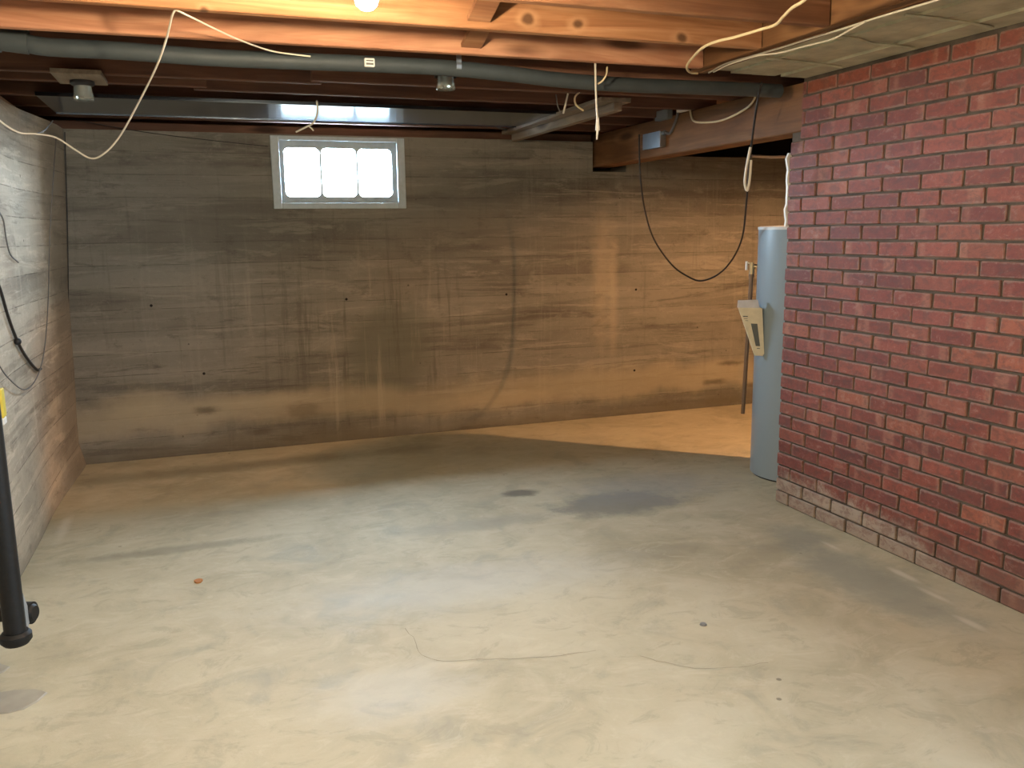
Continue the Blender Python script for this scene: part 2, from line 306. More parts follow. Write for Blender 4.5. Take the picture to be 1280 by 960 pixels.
KNOTS = [(q.x, q.z, rr) for q, rr in ((on(660, 24, 1, 3.078), .022), (on(723, 30, 1, 3.078), .018), (on(852, 47, 1, 3.078), .020), (on(255, 12, 1, 3.078), .014))]
M = dict(
    floor=mat_floor(), back=mat_back(), left=mat_left(), brick=mat_brick(), mortar=mat_mortar(),
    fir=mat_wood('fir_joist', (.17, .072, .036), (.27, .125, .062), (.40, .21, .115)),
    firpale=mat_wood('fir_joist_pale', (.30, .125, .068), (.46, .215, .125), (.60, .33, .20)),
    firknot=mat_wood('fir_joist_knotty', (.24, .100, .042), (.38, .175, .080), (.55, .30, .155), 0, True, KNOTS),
    aged=mat_wood('aged_joist', (.09, .045, .030), (.145, .070, .045), (.21, .11, .07)),  # fir copy darkened: shade at the far ceiling put into the colour
    firy=mat_wood('fir_beam', (.12, .056, .025), (.19, .090, .038), (.27, .142, .065), 1),
    greyboard=mat_wood('weathered_board', (.17, .13, .10), (.25, .20, .15), (.34, .28, .21), 1),
    plank=mat_wood('subfloor_plank', (.14, .07, .04), (.20, .10, .055), (.27, .15, .08), 1, False),
    slab=plain('slab_concrete', (.50, .47, .34), .9, 0, .2, .5, 9), patch=plain('cement_patch', (.36, .335, .275), .6, 0, .3, .25, 12),
    bulb=mat_emit('glowing_bulb', (1.0, .80, .52), BULB), bulb_rear=mat_emit('glowing_bulb_rear', (1.0, .79, .52), BULB_REAR), bulb_side=mat_emit('glowing_bulb_side', (1.0, .50, .21), BULB_SIDE),
    pane=mat_pane(), frame=plain('pale_blue_paint', (.42, .50, .55), .55), white=plain('white_paint', (.78, .76, .72), .55), ceramic=plain('porcelain', (.75, .73, .68), .3),
    abs=plain('grey_pipe_wrap', (.045, .055, .060), .55, 0, .35, .3, 14), black=plain('black_plastic', (.015, .015, .017), .45), iron=plain('black_iron', (.010, .0095, .009), .6, 0, .25, .5, 60),
    wire_white=plain('white_cable', (.62, .57, .48), .5), wire_yellow=plain('cream_cable', (.66, .55, .35), .5), wire_black=plain('black_cord', (.016, .014, .014), .5), wire_grey=plain('grey_cord', (.12, .11, .10), .6),
    heater=plain('grey_enamel', (.255, .315, .36), .32, 0, .5, .04, 3), lid=plain('pale_lid', (.62, .63, .63), .4), paper=plain('cream_paper', (.66, .60, .45), .6), ink=plain('dark_print', (.10, .11, .11), .5), pocket=plain('clear_pocket', (.55, .55, .60), .12, 0, .9),
    brass=mat_metal('tarnished_brass', (.55, .42, .24), .4), copper=plain('dark_copper', (.20, .13, .085), .5, .5), steel=mat_metal('galvanised_steel', (.50, .54, .58), .38), pan=mat_metal('sheet_metal', (.20, .25, .33), .17, 5),
    shade=plain('green_enamel', (.05, .09, .06), .4), glassjar=mat_glass('ribbed_glass'), crack=plain('crack_shadow', (.27, .24, .18), .9), yellow=plain('yellow_plastic', (.70, .55, .08), .5), gusset=plain('grey_gusset', (.20, .21, .215), .5), dark=plain('dark_hole', (.012, .010, .009), .9), rust=plain('rust_flake', (.42, .17, .05), .8), soil=plain('dark_soil', (.05, .045, .03), .95))

# ================================================================ setting
XL, YB, XO, YR = -.829, 6.073, 6.0, -2.2     # left wall, far wall, outer right wall, rear wall
XS, YS = 3.3, .9   # side wall of the near bay, and where it steps out behind the chimney
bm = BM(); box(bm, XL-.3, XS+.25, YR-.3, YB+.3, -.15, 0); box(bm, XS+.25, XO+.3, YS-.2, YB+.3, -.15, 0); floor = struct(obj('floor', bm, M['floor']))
bm = BM(); box(bm, XL-.5, XS+.25, YR-.3, YB+.28, 2.362, 2.44); box(bm, 2.7, XS+.25, YB+.28, YB+.9, 2.362, 2.44); box(bm, XS+.25, XO+.3, YS-.2, YB+.9, 2.362, 2.44); ceiling = struct(obj('ceiling', bm, M['plank']))
for k in range(40):                                # subfloor planks nailed across the joists
    bm = BM(); x0 = XL-.3+k*.178; box(bm, x0+.002, x0+.176, YR if x0 < XS else YS, YB+.25, 2.348, 2.3625); obj('plank', bm, M['plank'], ceiling)

def wall_cells(bm, us, zs, solid, mk, t):
    """a wall of rectangular cells with openings; mk(u, z, d) places a vertex at depth d"""
    nu, nz = len(us)-1, len(zs)-1; S = lambda i, j: 0 <= i < nu and 0 <= j < nz and solid(i, j)
    def quad(*p): bm.faces.new([bm.verts.new(q) for q in p])
    for i in range(nu):
        for j in range(nz):
            if not S(i, j): continue
            a, b, c, d = us[i], us[i+1], zs[j], zs[j+1]
            quad(mk(a, c, 0), mk(b, c, 0), mk(b, d, 0), mk(a, d, 0)); quad(mk(a, c, t), mk(a, d, t), mk(b, d, t), mk(b, c, t))
            if not S(i-1, j): quad(mk(a, c, 0), mk(a, d, 0), mk(a, d, t), mk(a, c, t))
            if not S(i+1, j): quad(mk(b, c, 0), mk(b, c, t), mk(b, d, t), mk(b, d, 0))
            if not S(i, j-1): quad(mk(a, c, 0), mk(a, c, t), mk(b, c, t), mk(b, c, 0))
            if not S(i, j+1): quad(mk(a, d, 0), mk(b, d, 0), mk(b, d, t), mk(a, d, t))
    bmesh.ops.remove_doubles(bm, verts=bm.verts[:], dist=1e-5)
bm = BM(); us = [XL-.3, .54, 1.36, 2.84, 3.12, XO+.3]; zs = [0, 1.66, 1.895, 2.02, 2.085, 2.115]
hole = {(1, 1), (1, 2), (1, 3), (3, 2), (3, 3), (3, 4), (4, 3), (4, 4)}
wall_cells(bm, us, zs, lambda i, j: (i, j) not in hole, lambda u, z, d: (u, YB+d, z), .26); wall_back = struct(obj('wall_back', bm, M['back']))
for px, py in ((189, 382), (433, 374), (633, 368), (795, 362), (793, 463), (255, 467)):   # form-tie holes
    p = on(px, py, 1, YB); bm = BM(); cyl(bm, p+Vector((0, .01, 0)), p+Vector((0, -.0015, 0)), .011, .009, 12); obj('tie_hole', bm, M['dark'], wall_back)
# left wall: leans in towards the far corner, thick fillet at its foot
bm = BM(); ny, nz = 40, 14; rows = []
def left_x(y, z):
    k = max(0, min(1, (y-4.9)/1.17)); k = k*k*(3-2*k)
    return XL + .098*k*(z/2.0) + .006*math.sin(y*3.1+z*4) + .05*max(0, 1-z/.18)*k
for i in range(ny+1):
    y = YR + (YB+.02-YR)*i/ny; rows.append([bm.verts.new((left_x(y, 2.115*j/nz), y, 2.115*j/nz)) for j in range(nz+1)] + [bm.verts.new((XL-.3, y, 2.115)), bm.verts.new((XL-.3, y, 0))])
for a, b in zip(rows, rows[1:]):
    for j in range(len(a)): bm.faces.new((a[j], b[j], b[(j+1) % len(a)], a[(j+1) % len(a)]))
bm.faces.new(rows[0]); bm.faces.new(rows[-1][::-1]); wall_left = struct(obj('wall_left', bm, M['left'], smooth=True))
# rear wall, side wall opened for an added window, outer wall of far bay
bm = BM(); box(bm, XL-.3, XS+.25, YR-.25, YR, 0, 2.362); struct(obj('wall_rear', bm, M['left']))
bm = BM(); wall_cells(bm, [YR, -1.0, .1, YS], [0, 1.53, 2.03, 2.362], lambda i, j: (i, j) != (1, 1), lambda u, z, d: (XS+d, u, z), .25); struct(obj('wall_side', bm, M['left']))
bm = BM(); box(bm, XS, XO+.3, YS-.2, YS, 0, 2.362); struct(obj('wall_bay', bm, M['back']))
bm = BM(); box(bm, XS+1.0, 14, -9, -.2, 1.15, 1.3); struct(obj('ground_side', bm, M['soil']))
bm = BM(); box(bm, -6, 9, YB+1.0, YB+14, 1.40, 1.55); struct(obj('ground', bm, M['soil']))   # garden outside the window
bm = BM(); box(bm, XO, XO+.25, YS, YB+.9, 0, 2.362); struct(obj('wall_outer', bm, M['back']))
# sill plates and rim boards that close the top of the walls
def trim(i, x0, x1, y0, y1, z0, z1, m='firy'):
    b = BM(); box(b, x0, x1, y0, y1, z0, z1, .003); return struct(obj('trim_%d' % i, b, M[m]))
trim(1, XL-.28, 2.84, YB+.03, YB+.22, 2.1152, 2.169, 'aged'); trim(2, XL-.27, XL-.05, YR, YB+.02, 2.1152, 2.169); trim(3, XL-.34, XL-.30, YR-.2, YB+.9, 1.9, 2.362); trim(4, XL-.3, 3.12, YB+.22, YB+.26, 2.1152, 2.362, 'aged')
bm = BM(); box(bm, 3.12, XO+.3, YB+.85, YB+.9, 1.7, 2.362); box(bm, 2.80, 3.12, YB+.261, YB+.9, 1.7, 2.362); box(bm, 3.12, XO+.3, YB+.262, YB+.85, 1.7, 1.75); struct(obj('trim_5', bm, M['soil']))  # crawl space behind the low wall
# windows: frame with three round-cornered lights
def rrect(cx, cz, w, h, r, n=6):
    out = []
    for sx, sz, a0 in ((1, 1, 0), (-1, 1, 90), (-1, -1, 180), (1, -1, 270)):
        for i in range(n+1):
            a = math.radians(a0+90*i/n); out.append((cx+sx*(w/2-r)+r*math.cos(a), cz+sz*(h/2-r)+r*math.sin(a)))
    return out
def window(i, cx, cz, w, h, y, depth, panes, pw, ph, gap, r, turn=None):
    cu = bpy.data.curves.new('frame_outline', 'CURVE'); cu.dimensions = '2D'; cu.fill_mode = 'BOTH'; cu.extrude = depth/2; cu.resolution_u = 1
    xs = [cx+(k-(panes-1)/2)*(pw+gap) for k in range(panes)]
    for pts in [[(cx-w/2, cz-h/2), (cx+w/2, cz-h/2), (cx+w/2, cz+h/2), (cx-w/2, cz+h/2)]] + [rrect(x, cz, pw, ph, r) for x in xs]:
        s = cu.splines.new('POLY'); s.points.add(len(pts)-1); s.use_cyclic_u = True
        for q, (a, b) in zip(s.points, pts): q.co = (a, b, 0, 1)
    tmp = bpy.data.objects.new('tmp', cu); me = bpy.data.meshes.new_from_object(tmp); bpy.data.objects.remove(tmp)
    for v in me.vertices: v.co = (v.co.x, y+v.co.z, v.co.y) if turn is None else (turn+v.co.z, v.co.x, v.co.y)
    me.name = 'window_%d' % i; o = struct(link('window_%d' % i, me, M['frame']))
    for x in xs:
        b = BM(); box(b, *((x-pw/2-.004, x+pw/2+.004, y-.002, y+.002) if turn is None else (turn-.002, turn+.002, x-pw/2-.004, x+pw/2+.004)), cz-ph/2-.004, cz+ph/2+.004); obj('pane', b, M['pane'], o)
    return o
w1 = window(1, .95, 1.871, .818, .423, YB+.045, .045, 3, .233, .322, .0135, .034)
b = BM(); box(b, .50, .556, YB-.014, YB+.004, 1.63, 2.105, .003); box(b, 1.344, 1.40, YB-.014, YB+.004, 1.63, 2.105, .003); box(b, .556, 1.344, YB-.014, YB+.004, 2.075, 2.105, .003); box(b, .556, 1.344, YB-.014, YB+.004, 1.63, 1.668, .003); obj('casing', b, M['frame'], w1)

window(2, -.45, 1.78, 1.098, .498, 0, .05, 2, .50, .42, .03, .01, XS+.10)  # unseen window added behind the camera to let in cool fill light

# ---------------------------------------------------------------- brick wall (chimney flank)
XR, CO, LP, YC = 2.856, .07, .2172, 3.765
bm = BM(); box(bm, XR+.009, 3.9, .9, YC-.008, 0, 1.93); box(bm, XR+.009, 3.9, .9, 3.685, 1.93, 2.362); wall_right = struct(obj('wall_right', bm, M['mortar']))
def brick_mesh(seed, ln, hh=.0605, dp=.10):
    r = random.Random(seed); b = BM(); box(b, 0, dp, -ln/2, ln/2, -hh/2, hh/2)
    bmesh.ops.bevel(b, geom=b.edges[:], offset=.004, segments=1, affect='EDGES')
    for q in b.verts: q.co += Vector((r.uniform(-.0012, .0012), r.uniform(-.0018, .0018), r.uniform(-.0015, .0015)))
    bmesh.ops.recalc_face_normals(b, faces=b.faces[:]); me = bpy.data.meshes.new('brick'); b.to_mesh(me); b.free(); me.materials.append(M['brick']); return me
full = [brick_mesh(i, .206) for i in range(5)]; half = [brick_mesh(20+i, .098) for i in range(3)]; cut = {}
PAL = [(.235, .072, .052), (.265, .085, .060), (.205, .062, .050), (.285, .098, .066), (.245, .080, .062), (.33, .125, .075), (.18, .060, .052), (.30, .115, .078)]
count = 0; rest = []
def visible(y, z):
    p = Vector((XR, y, z-CAMH)); d = p.dot(_F)
    return d > .1 and 640+FPX*p.dot(_RC)/d < 1325
for k in range(31):
    z = k*CO + CO/2 - .001; y1 = YC if k < 27 else 3.69; spans = []; y = YC; first = True
    while y > .95:
        ln = LP/2 if first and k % 2 == 0 else LP
        a, b_ = y-ln, y; y -= ln; first = False
        b_ = min(b_, y1)
        if b_-a < .03: continue
        spans.append((a+.0055*(1+RND.uniform(-.3, .5)), b_-.0055*(1+RND.uniform(-.3, .5))))
    for a, b_ in spans:
        ln = b_-a; cy = (a+b_)/2
        if visible(b_, z) and count < 300:
            if ln > .17: me = RND.choice(full)
            elif ln < .115 and ln > .08: me = RND.choice(half)
            else: me = cut.setdefault(round(ln, 2), None) or brick_mesh(k, ln); cut[round(ln, 2)] = me
            o = bpy.data.objects.new('brick', me); COL.objects.link(o); o.parent = wall_right
            o.location = (XR+RND.uniform(-.0025, .002), cy, z+RND.uniform(-.0012, .0012)); o.rotation_euler = (RND.uniform(-.006, .006), RND.uniform(-.006, .006), RND.uniform(-.008, .008))
            c = PAL[RND.choices(range(8), (5, 5, 4, 3, 4, 1.6, 3, 1.6))[0]]; f = RND.uniform(.82, 1.08); o.color = (c[0]*f*.84, c[1]*f*.68, c[2]*f*.65, 1); count += 1
        else: rest.append((a, b_, z))
bm = BM()
for a, b_, z in rest: box(bm, XR, XR+.09, a, b_, z-.03, z+.03)
for k in range(27):                                 # back face of the chimney
    for i in range(5):
        x0 = XR+.105+(i-.5*(k % 2))*LP
        if x0 > XR+.1: box(bm, x0+.006, min(3.9, x0+LP-.006), YC-.05, YC-.001, k*CO+.005, k*CO+.065)
o = obj('brickwork', bm, M['brick'], wall_right); o['kind'] = 'stuff'; o.color = (.24, .078, .057, 1)
r2 = random.Random(3)                                # white mortar squeezed out at the rear corner
bm = BM(); zs_ = [1.47+.028*i for i in range(14)]; pts = [(XR-.001-r2.uniform(0, .016)*(i % 3 != 1), z) for i, z in enumerate(zs_)] + [(XR+.03, zs_[-1]), (XR+.03, zs_[0])]
prism(bm, pts, 1, YC+.0005, YC+.014); obj('mortar_smear', bm, M['white'], wall_right)
bm = BM(); tube(bm, [on(x, y, 1, YB-.006) for x, y in ((981, 196), (965, 196.5), (950, 195.5), (940, 195))], .012, 6, 3); obj('mortar_ledge', bm, M['white'], wall_back, True)

# ================================================================ overhead timber
BZ, TZ, JT = 2.170, 2.348, .042
def joist(x0, x1, yfar, label, m='fir', bz=BZ):
    b = BM(); n = 8; y1, y0 = yfar, yfar-JT
    box(b, x0, x1, y0, y1, bz, TZ, .004); return tag(obj('floor_joist', b, M[m]), label, 'joist', 'floor joists overhead')
joist(XL-.25, 2.183, 2.72, 'brown wooden floor joist along the top edge, nearer than the glowing bulb')
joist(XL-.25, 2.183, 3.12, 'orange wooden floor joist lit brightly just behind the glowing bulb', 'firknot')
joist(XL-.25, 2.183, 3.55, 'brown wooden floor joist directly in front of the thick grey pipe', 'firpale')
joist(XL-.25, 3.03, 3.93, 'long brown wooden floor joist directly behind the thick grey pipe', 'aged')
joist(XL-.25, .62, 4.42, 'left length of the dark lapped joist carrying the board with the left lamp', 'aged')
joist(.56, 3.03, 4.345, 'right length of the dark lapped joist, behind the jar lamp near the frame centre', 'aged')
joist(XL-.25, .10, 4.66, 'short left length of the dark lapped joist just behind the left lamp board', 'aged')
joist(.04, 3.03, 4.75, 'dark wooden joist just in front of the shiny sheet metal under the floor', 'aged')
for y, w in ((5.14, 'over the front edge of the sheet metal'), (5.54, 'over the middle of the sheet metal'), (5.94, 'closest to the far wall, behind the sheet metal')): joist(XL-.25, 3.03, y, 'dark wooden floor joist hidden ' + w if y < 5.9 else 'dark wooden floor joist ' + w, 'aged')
for y in (2.31, 1.90, 1.49, 1.08, .67, .26, -.15, -.56, -.97, -1.38, -1.79): joist(XL-.25, 2.183, y, 'wooden floor joist above and behind the photographer, out of view')
bm = BM(); box(bm, 2.185, 2.224, -2.15, 3.62, 2.169, TZ, .003); box(bm, 2.226, 2.264, -2.15, 3.62, 2.166, TZ, .003); tag(obj('trimmer_joist', bm, M['firy']), 'doubled wooden trimmer running along the edge of the concrete slab', 'beam')
# crossed bridging between the joists
def strut(x, ya, za, yb, zb, side):
    b = BM(); d = Vector((0, yb-ya, zb-za)); L = d.length; box(b, -.042, .042, -L/2, L/2, -.009, .009, .001)
    me_m = Matrix.Translation(Vector((x+side*.050, (ya+yb)/2, (za+zb)/2))) @ Matrix.Rotation(math.atan2(d.z, d.y), 4, 'X'); bmesh.ops.transform(b, matrix=me_m, verts=b.verts[:]); return b
def bridging(x, y0, y1, label):
    t = thing('cross_bridging', label, 'bridging', (x, (y0+y1)/2, BZ+.02), 'crossed bridging between joists')
    obj('strut', strut(x, y0+.002, BZ+.155, y1-.004, BZ+.03, -1), M['fir'], t); obj('strut', strut(x, y0+.002, BZ+.03, y1-.004, BZ+.155, 1), M['fir'], t)
p = on(607, 20, 2, BZ+.06); bridging(p.x, 2.72, 3.078, 'crossed wooden bridging right of the glowing bulb, nearest the camera')
p = on(603, 52, 2, BZ+.05); bridging(p.x, 3.12, 3.508, 'crossed wooden bridging in the second joist bay, above the jar lamp')
# girder from the chimney to its pocket in the far wall
bm = BM(); v = box(bm, 2.872, 3.03, 3.687, 6.25, 1.932, 2.168, .006)
girder = tag(obj('girder_beam', bm, M['firy']), 'heavy brown wooden girder resting on the brick corner and the far wall', 'beam')
bm = BM(); box(bm, 2.175, 2.225, 4.385, 6.02, 2.098, 2.143, .002); box(bm, 2.10, 2.28, 4.385, 6.02, 2.144, 2.168, .002)
tag(obj('loose_board', bm, M['greyboard']), 'weathered grey board nailed under the joists near the girder', 'board')
# sheet metal panned under the last joists
bm = BM(); box(bm, XL+.13, 2.08, 4.97, 5.66, 2.1545, 2.157); box(bm, XL+.13, 2.08, 4.967, 4.97, 2.150, 2.169); box(bm, XL+.13, 2.08, 5.66, 5.663, 2.150, 2.169)
pan = tag(obj('sheet_metal_pan', bm, M['pan']), 'shiny sheet metal panel under the joists reflecting the window', 'sheet metal')
# concrete slab over the bricks: underside keeps the steps of its form boards
bm = BM(); xs = [2.268, 2.36, 2.47, 2.59, 2.72, 2.875]
for i in range(5):
    z0 = 2.205-.03*(xs[i]-2.268)/.6 + (.005 if i % 2 else 0); box(bm, xs[i]-.001, xs[i+1]+.001, .6, 3.675 + (.05 if i < 4 else 0), z0, 2.347)
slab = tag(obj('hearth_slab', bm, M['slab']), 'grey board-marked concrete slab jutting out above the top brick course', 'slab')
for y in (3.35, 2.92, 2.55, 2.1, 1.7):
    bm = BM(); zz = []
    tube(bm, [Vector((2.40+.1*i, y+RND.uniform(-.02, .02), 2.193-.005*i)) for i in range(5)], .006, 5, 2); obj('form_ridge', bm, M['slab'], slab)

# ================================================================ pipe run and lamps overhead
def pp(px, py, y): return on(px, py, 1, y)
run = [(-90, 40), (20, 50), (60, 54), (150, 61), (250, 71), (330, 75), (470, 79), (560, 83), (640, 93), (700, 100), (780, 106), (860, 109), (930, 107), (975, 105)]
path = []
for px, py in run:
    q = pp(px, py, 3.72 if px < 900 else 3.745); q.z = min(q.z, 2.150 if q.x > -.5 else 2.16)
    if px > 900: q.z = min(q.z, 2.128)
    path.append(q)
pt = thing('grey_pipe', 'thick grey wrapped pipe slung under the joists across the room', 'pipe', path[5])
bm = BM(); tube(bm, path, .033, 14, 5); obj('pipe_run', bm, M['abs'], pt, True)
bm = BM(); q = pp(24, 51, 3.72); d = (path[2]-path[1]).normalized(); cyl(bm, q-d*.07, q+d*.03, .044, n=18); cyl(bm, q-d*.085, q-d*.06, .05, n=18); obj('coupling', bm, M['abs'], pt, True)
bm = BM(); q = pp(462, 78, 3.68); box(bm, q.x-.021, q.x+.021, q.y-.003, q.y+.012, q.z-.017, q.z+.017, .003); lab = obj('paper_tag', bm, M['white'], pt); lab['label'] = 'small white paper tag on the pipe'
for za, zb_ in ((-.010, -.002), (.004, .009)): bm = BM(); box(bm, q.x-.015, q.x+.015, q.y-.0038, q.y-.0028, q.z+za, q.z+zb_); obj('print', bm, M['wire_grey'], lab)
bm = BM(); q = pp(571, 83, 3.72)
ring = [Vector((q.x, q.y+.0365*math.cos(a), q.z+.0365*math.sin(a))) for a in [math.radians(-200+20*i) for i in range(12)]]
for a, b_ in zip(ring, ring[1:]):
    vs_ = [bm.verts.new(v) for v in (a+Vector((-.011, 0, 0)), b_+Vector((-.011, 0, 0)), b_+Vector((.011, 0, 0)), a+Vector((.011, 0, 0)))]; bm.faces.new(vs_)
a = ring[0]; box(bm, q.x-.011, q.x+.011, a.y-.0015, a.y+.0015, a.z, 2.2); obj('hanger_strap', bm, M['steel'], pt)

def jar_lamp(px, py, y, label, board=None):
    q = pp(px, py, y); top = BZ if board is None else BZ-.022; zb = q.z
    t = thing('jar_lamp', label, 'ceiling lamp', (q.x, y, top), 'unlit lamps under the joists')
    if board: bm = BM(); x0, x1, y0, y1 = board; box(bm, x0, x1, y0, y1, BZ-.0215, BZ-.0005, .002); obj('mounting_board', bm, M['greyboard'], t)
    bm = BM(); lathe(bm, [(0, top), (.05, top), (.052, top-.012), (.047, zb+.034), (.040, zb+.030), (0, zb+.030)], q.x, y, 24); obj('lamp_socket', bm, M['black'], t, True)
    bm = BM(); lathe(bm, [(.036, zb+.030), (.039, zb+.012), (.043, zb-.022), (.044, zb-.030), (.040, zb-.034), (0, zb-.035), (0, zb-.029), (.037, zb-.028), (.035, zb+.012), (.032, zb+.030)], q.x, y, 24); obj('glass_jar', bm, M['glassjar'], t, True)
    bm = BM(); cyl(bm, (q.x, y, zb+.030), (q.x, y, zb-.018), .017, n=14); obj('lamp_base', bm, M['steel'], t, True)
    return t
jar_lamp(557, 103, 3.985, 'unlit jar lamp with black socket hanging under the grey pipe, right of the window')
a = on(76, 88, 2, BZ-.01); b_ = on(122, 104, 2, BZ-.01); cx = pp(104, 112, 4.45)
jar_lamp(104, 116.5, 4.45, 'unlit jar lamp under a square grey board near the left wall', (cx.x-.105, cx.x+.095, 4.27, 4.56))

def bare_bulb(x, y, zc, label, mat, r=.030):
    t = thing('light_bulb', label, 'light bulb', (x, y, 2.346))
    bm = BM(); lathe(bm, [(0, zc-r), (r*.5, zc-r*.87), (r*.87, zc-r*.5), (r, zc), (r*.92, zc+r*.42), (r*.66, zc+r*.95), (.014, zc+.05), (.013, zc+.062), (0, zc+.062)], x, y, 28); obj('bulb', bm, mat, t, True)
    bm = BM(); lathe(bm, [(0, 2.347), (.05, 2.347), (.05, 2.335), (.026, 2.325), (.022, zc+.056), (.0145, zc+.054), (.0145, zc+.075), (0, zc+.075)], x, y, 24); obj('lamp_holder', bm, M['ceramic'], t, True)
    return t
bare_bulb(.455, 2.345, 2.056, 'glowing bare bulb hanging at the top edge of the frame', M['bulb'], .031)
bare_bulb(.1, .445, 2.20, 'glowing bare bulb hanging behind the camera', M['bulb_rear'])
t = bare_bulb(4.37, 3.565, 2.25, 'glowing shaded bulb hidden behind the brick chimney', M['bulb_side'])
bm = BM(); lathe(bm, [(.016, 2.312), (.05, 2.300), (.27, 2.188), (.272, 2.189), (.052, 2.304), (.016, 2.316)], 4.37, 3.565, 32); obj('lamp_shade', bm, M['shade'], t, True)  # unseen shade added to keep the bulb's light off the upper wall

# ================================================================ water heater
HX, HY, HR, HT = 3.312, 4.172, .272, 1.468
wh = thing('water_heater', 'tall grey cylindrical water heater half hidden behind the brick corner', 'water heater', (HX, HY, 0))
bm = BM(); lathe(bm, [(0, .012), (HR, .012), (HR, HT-.012), (0, HT-.012)], HX, HY, 64); obj('tank', bm, M['heater'], wh, True)
bm = BM(); lathe(bm, [(0, 0), (HR-.012, 0), (HR-.012, .0125), (0, .0125)], HX, HY, 48); obj('base_ring', bm, M['black'], wh, True)
bm = BM(); lathe(bm, [(HR+.003, HT-.016), (HR+.004, HT), (HR-.01, HT+.004), (0, HT+.010), (0, HT-.011), (HR+.003, HT-.016)], HX, HY, 64); obj('lid', bm, M['lid'], wh, True)
# relief valve on the left flank and its drain pipe
def flank(px, py, off):        # a point just off the tank's left silhouette
    d = (_RC*((px-640)/FPX) - _UC*((py-480)/FPX) + _F); o = Vector((0, 0, CAMH))
    h = Vector((HX, HY)); dh = Vector((d.x, d.y)); t = h.dot(dh)/dh.dot(dh); return o + d*t
v0 = flank(944, 333, 0); c0 = Vector((HX, HY, v0.z)); dirn = (v0-c0); dirn.z = 0; dirn.normalize()
bm = BM(); cyl(bm, c0+dirn*(HR-.005), c0+dirn*(HR+.045), .011, n=12); body = c0+dirn*(HR+.030); cyl(bm, body+Vector((0, 0, .022)), body-Vector((0, 0, .045)), .015, n=14)
valve = obj('relief_valve', bm, M['brass'], wh, True)
bm = BM(); lv = body+dirn*.030; box(bm, lv.x-.006, lv.x+.006, lv.y-.006, lv.y+.006, lv.z-.022, lv.z+.030, .002); cyl(bm, lv+Vector((0, 0, .02)), body+Vector((0, 0, .018)), .004, n=8); o = obj('lever', bm, M['white'], valve); o['label'] = 'pale test lever'
e0 = body-Vector((0, 0, .045)); e1 = flank(928.5, 517, 0)
bm = BM(); cyl(bm, e0, e1, .0115, n=14); cyl(bm, e0-Vector((0, 0, .001)), e0-Vector((0, 0, .022)), .0155, n=14); obj('drain_pipe', bm, M['copper'], wh, True)
# paper guide in a clear pocket, hung on the flank and tilting outwards
OFF = .175
def near(x, y, _=0):
    p = flank(x, y, 0); o = Vector((0, 0, CAMH)); d = p-o; return o + d*(1-OFF/d.length)
A = [near(x, y) for x, y in ((922.5, 383), (949.5, 384), (953.5, 445), (943.5, 444.5))]
fw = Vector((-_F.x, -_F.y, 0)).normalized()
def slab4(bm, P, off, th):
    a = [bm.verts.new(p+fw*off) for p in P]; b2 = [bm.verts.new(p+fw*(off-th)) for p in P]; bm.faces.new(a); bm.faces.new(b2[::-1])
    for i in range(4): bm.faces.new((a[i], a[(i+1) % 4], b2[(i+1) % 4], b2[i]))
def inq(P, u, v): return (P[0]*(1-u)+P[1]*u)*(1-v) + (P[3]*(1-u)+P[2]*u)*v
OF = 0
bm = BM(); slab4(bm, A, 0, .012); pap = obj('paper_guide', bm, M['paper'], wh); pap['label'] = 'cream printed guide with a dark panel'
bm = BM(); slab4(bm, [inq(A, *q) for q in ((.42, .34), (.80, .34), (.80, .80), (.40, .80))], OF+.0012, .001); obj('dark_panel', bm, M['ink'], pap)
for (u0, u1, v0_, v1_) in ((.08, .34, .19, .21), (.10, .30, .24, .25), (.14, .30, .28, .29), (.45, .75, .84, .855)): bm = BM(); slab4(bm, [inq(A, *q) for q in ((u0, v0_), (u1, v0_), (u1, v1_), (u0, v1_))], OF+.0012, .001); obj('print', bm, M['ink'], pap)
T = [near(x, y, 0) for x, y in ((923, 375.5), (947, 374.5), (949.5, 385), (922, 384.5))]
bm = BM(); slab4(bm, T, .002, .014); obj('clear_pocket', bm, M['pocket'], wh)
S = [near(x, y, 0) for x, y in ((949.5, 384), (953, 386), (955.5, 442), (953.5, 445))]
bm = BM(); slab4(bm, S, -.002, .05); obj('pocket_back', bm, M['paper'], wh)

# ================================================================ boxes, cords and cables
def bx(px, py, w, h, d=.03):
    q = on(px, py, 0, 2.872); b = BM(); box(b, 2.872-d, 2.8715, q.y-w/2, q.y+w/2, q.z-h/2, q.z+h/2, .003); return b, q
jb = None
b, q = bx(822, 176, .22, .095, .045); jb = thing('junction_box', 'grey metal junction box low on the girder face', 'junction box', (2.87, q.y, q.z)); obj('box_body', b, M['steel'], jb)
b = BM(); box(b, 2.8245, 2.8268, q.y-.115, q.y+.115, q.z-.05, q.z+.05, .001); obj('cover_plate', b, M['steel'], jb)
b = BM(); cyl(b, (2.85, q.y-.10, q.z+.03), (2.85, q.y-.135, q.z+.04), .013, n=12); obj('cable_clamp', b, M['steel'], jb)
jq = q
b, q2 = bx(833, 144, .16, .06, .04); jb2 = tag(obj('junction_box', b, M['gusset']), 'small dull junction box high on the girder, above the grey one', 'junction box')
b, q3 = bx(857, 129, .10, .10, .035); tag(obj('cable_staple', b, M['white']), 'white plastic cable clip at the top of the girder', 'clip')
def cable(name, pts, r, m, label, cat='cable', group=None, n=8, sub=6):
    b = BM(); tube(b, pts, r, n, sub); return tag(obj(name, b, M[m], None, True), label, cat, group)
def ox(px, py): return on(px, py, 0, 2.862)
cable('armoured_cable', [Vector((2.85, jq.y-.13, jq.z+.04)), ox(838, 166), ox(845, 150), ox(848, 138), ox(852, 128)], .009, 'wire_grey', 'dark armoured cable rising from the grey junction box on the girder')
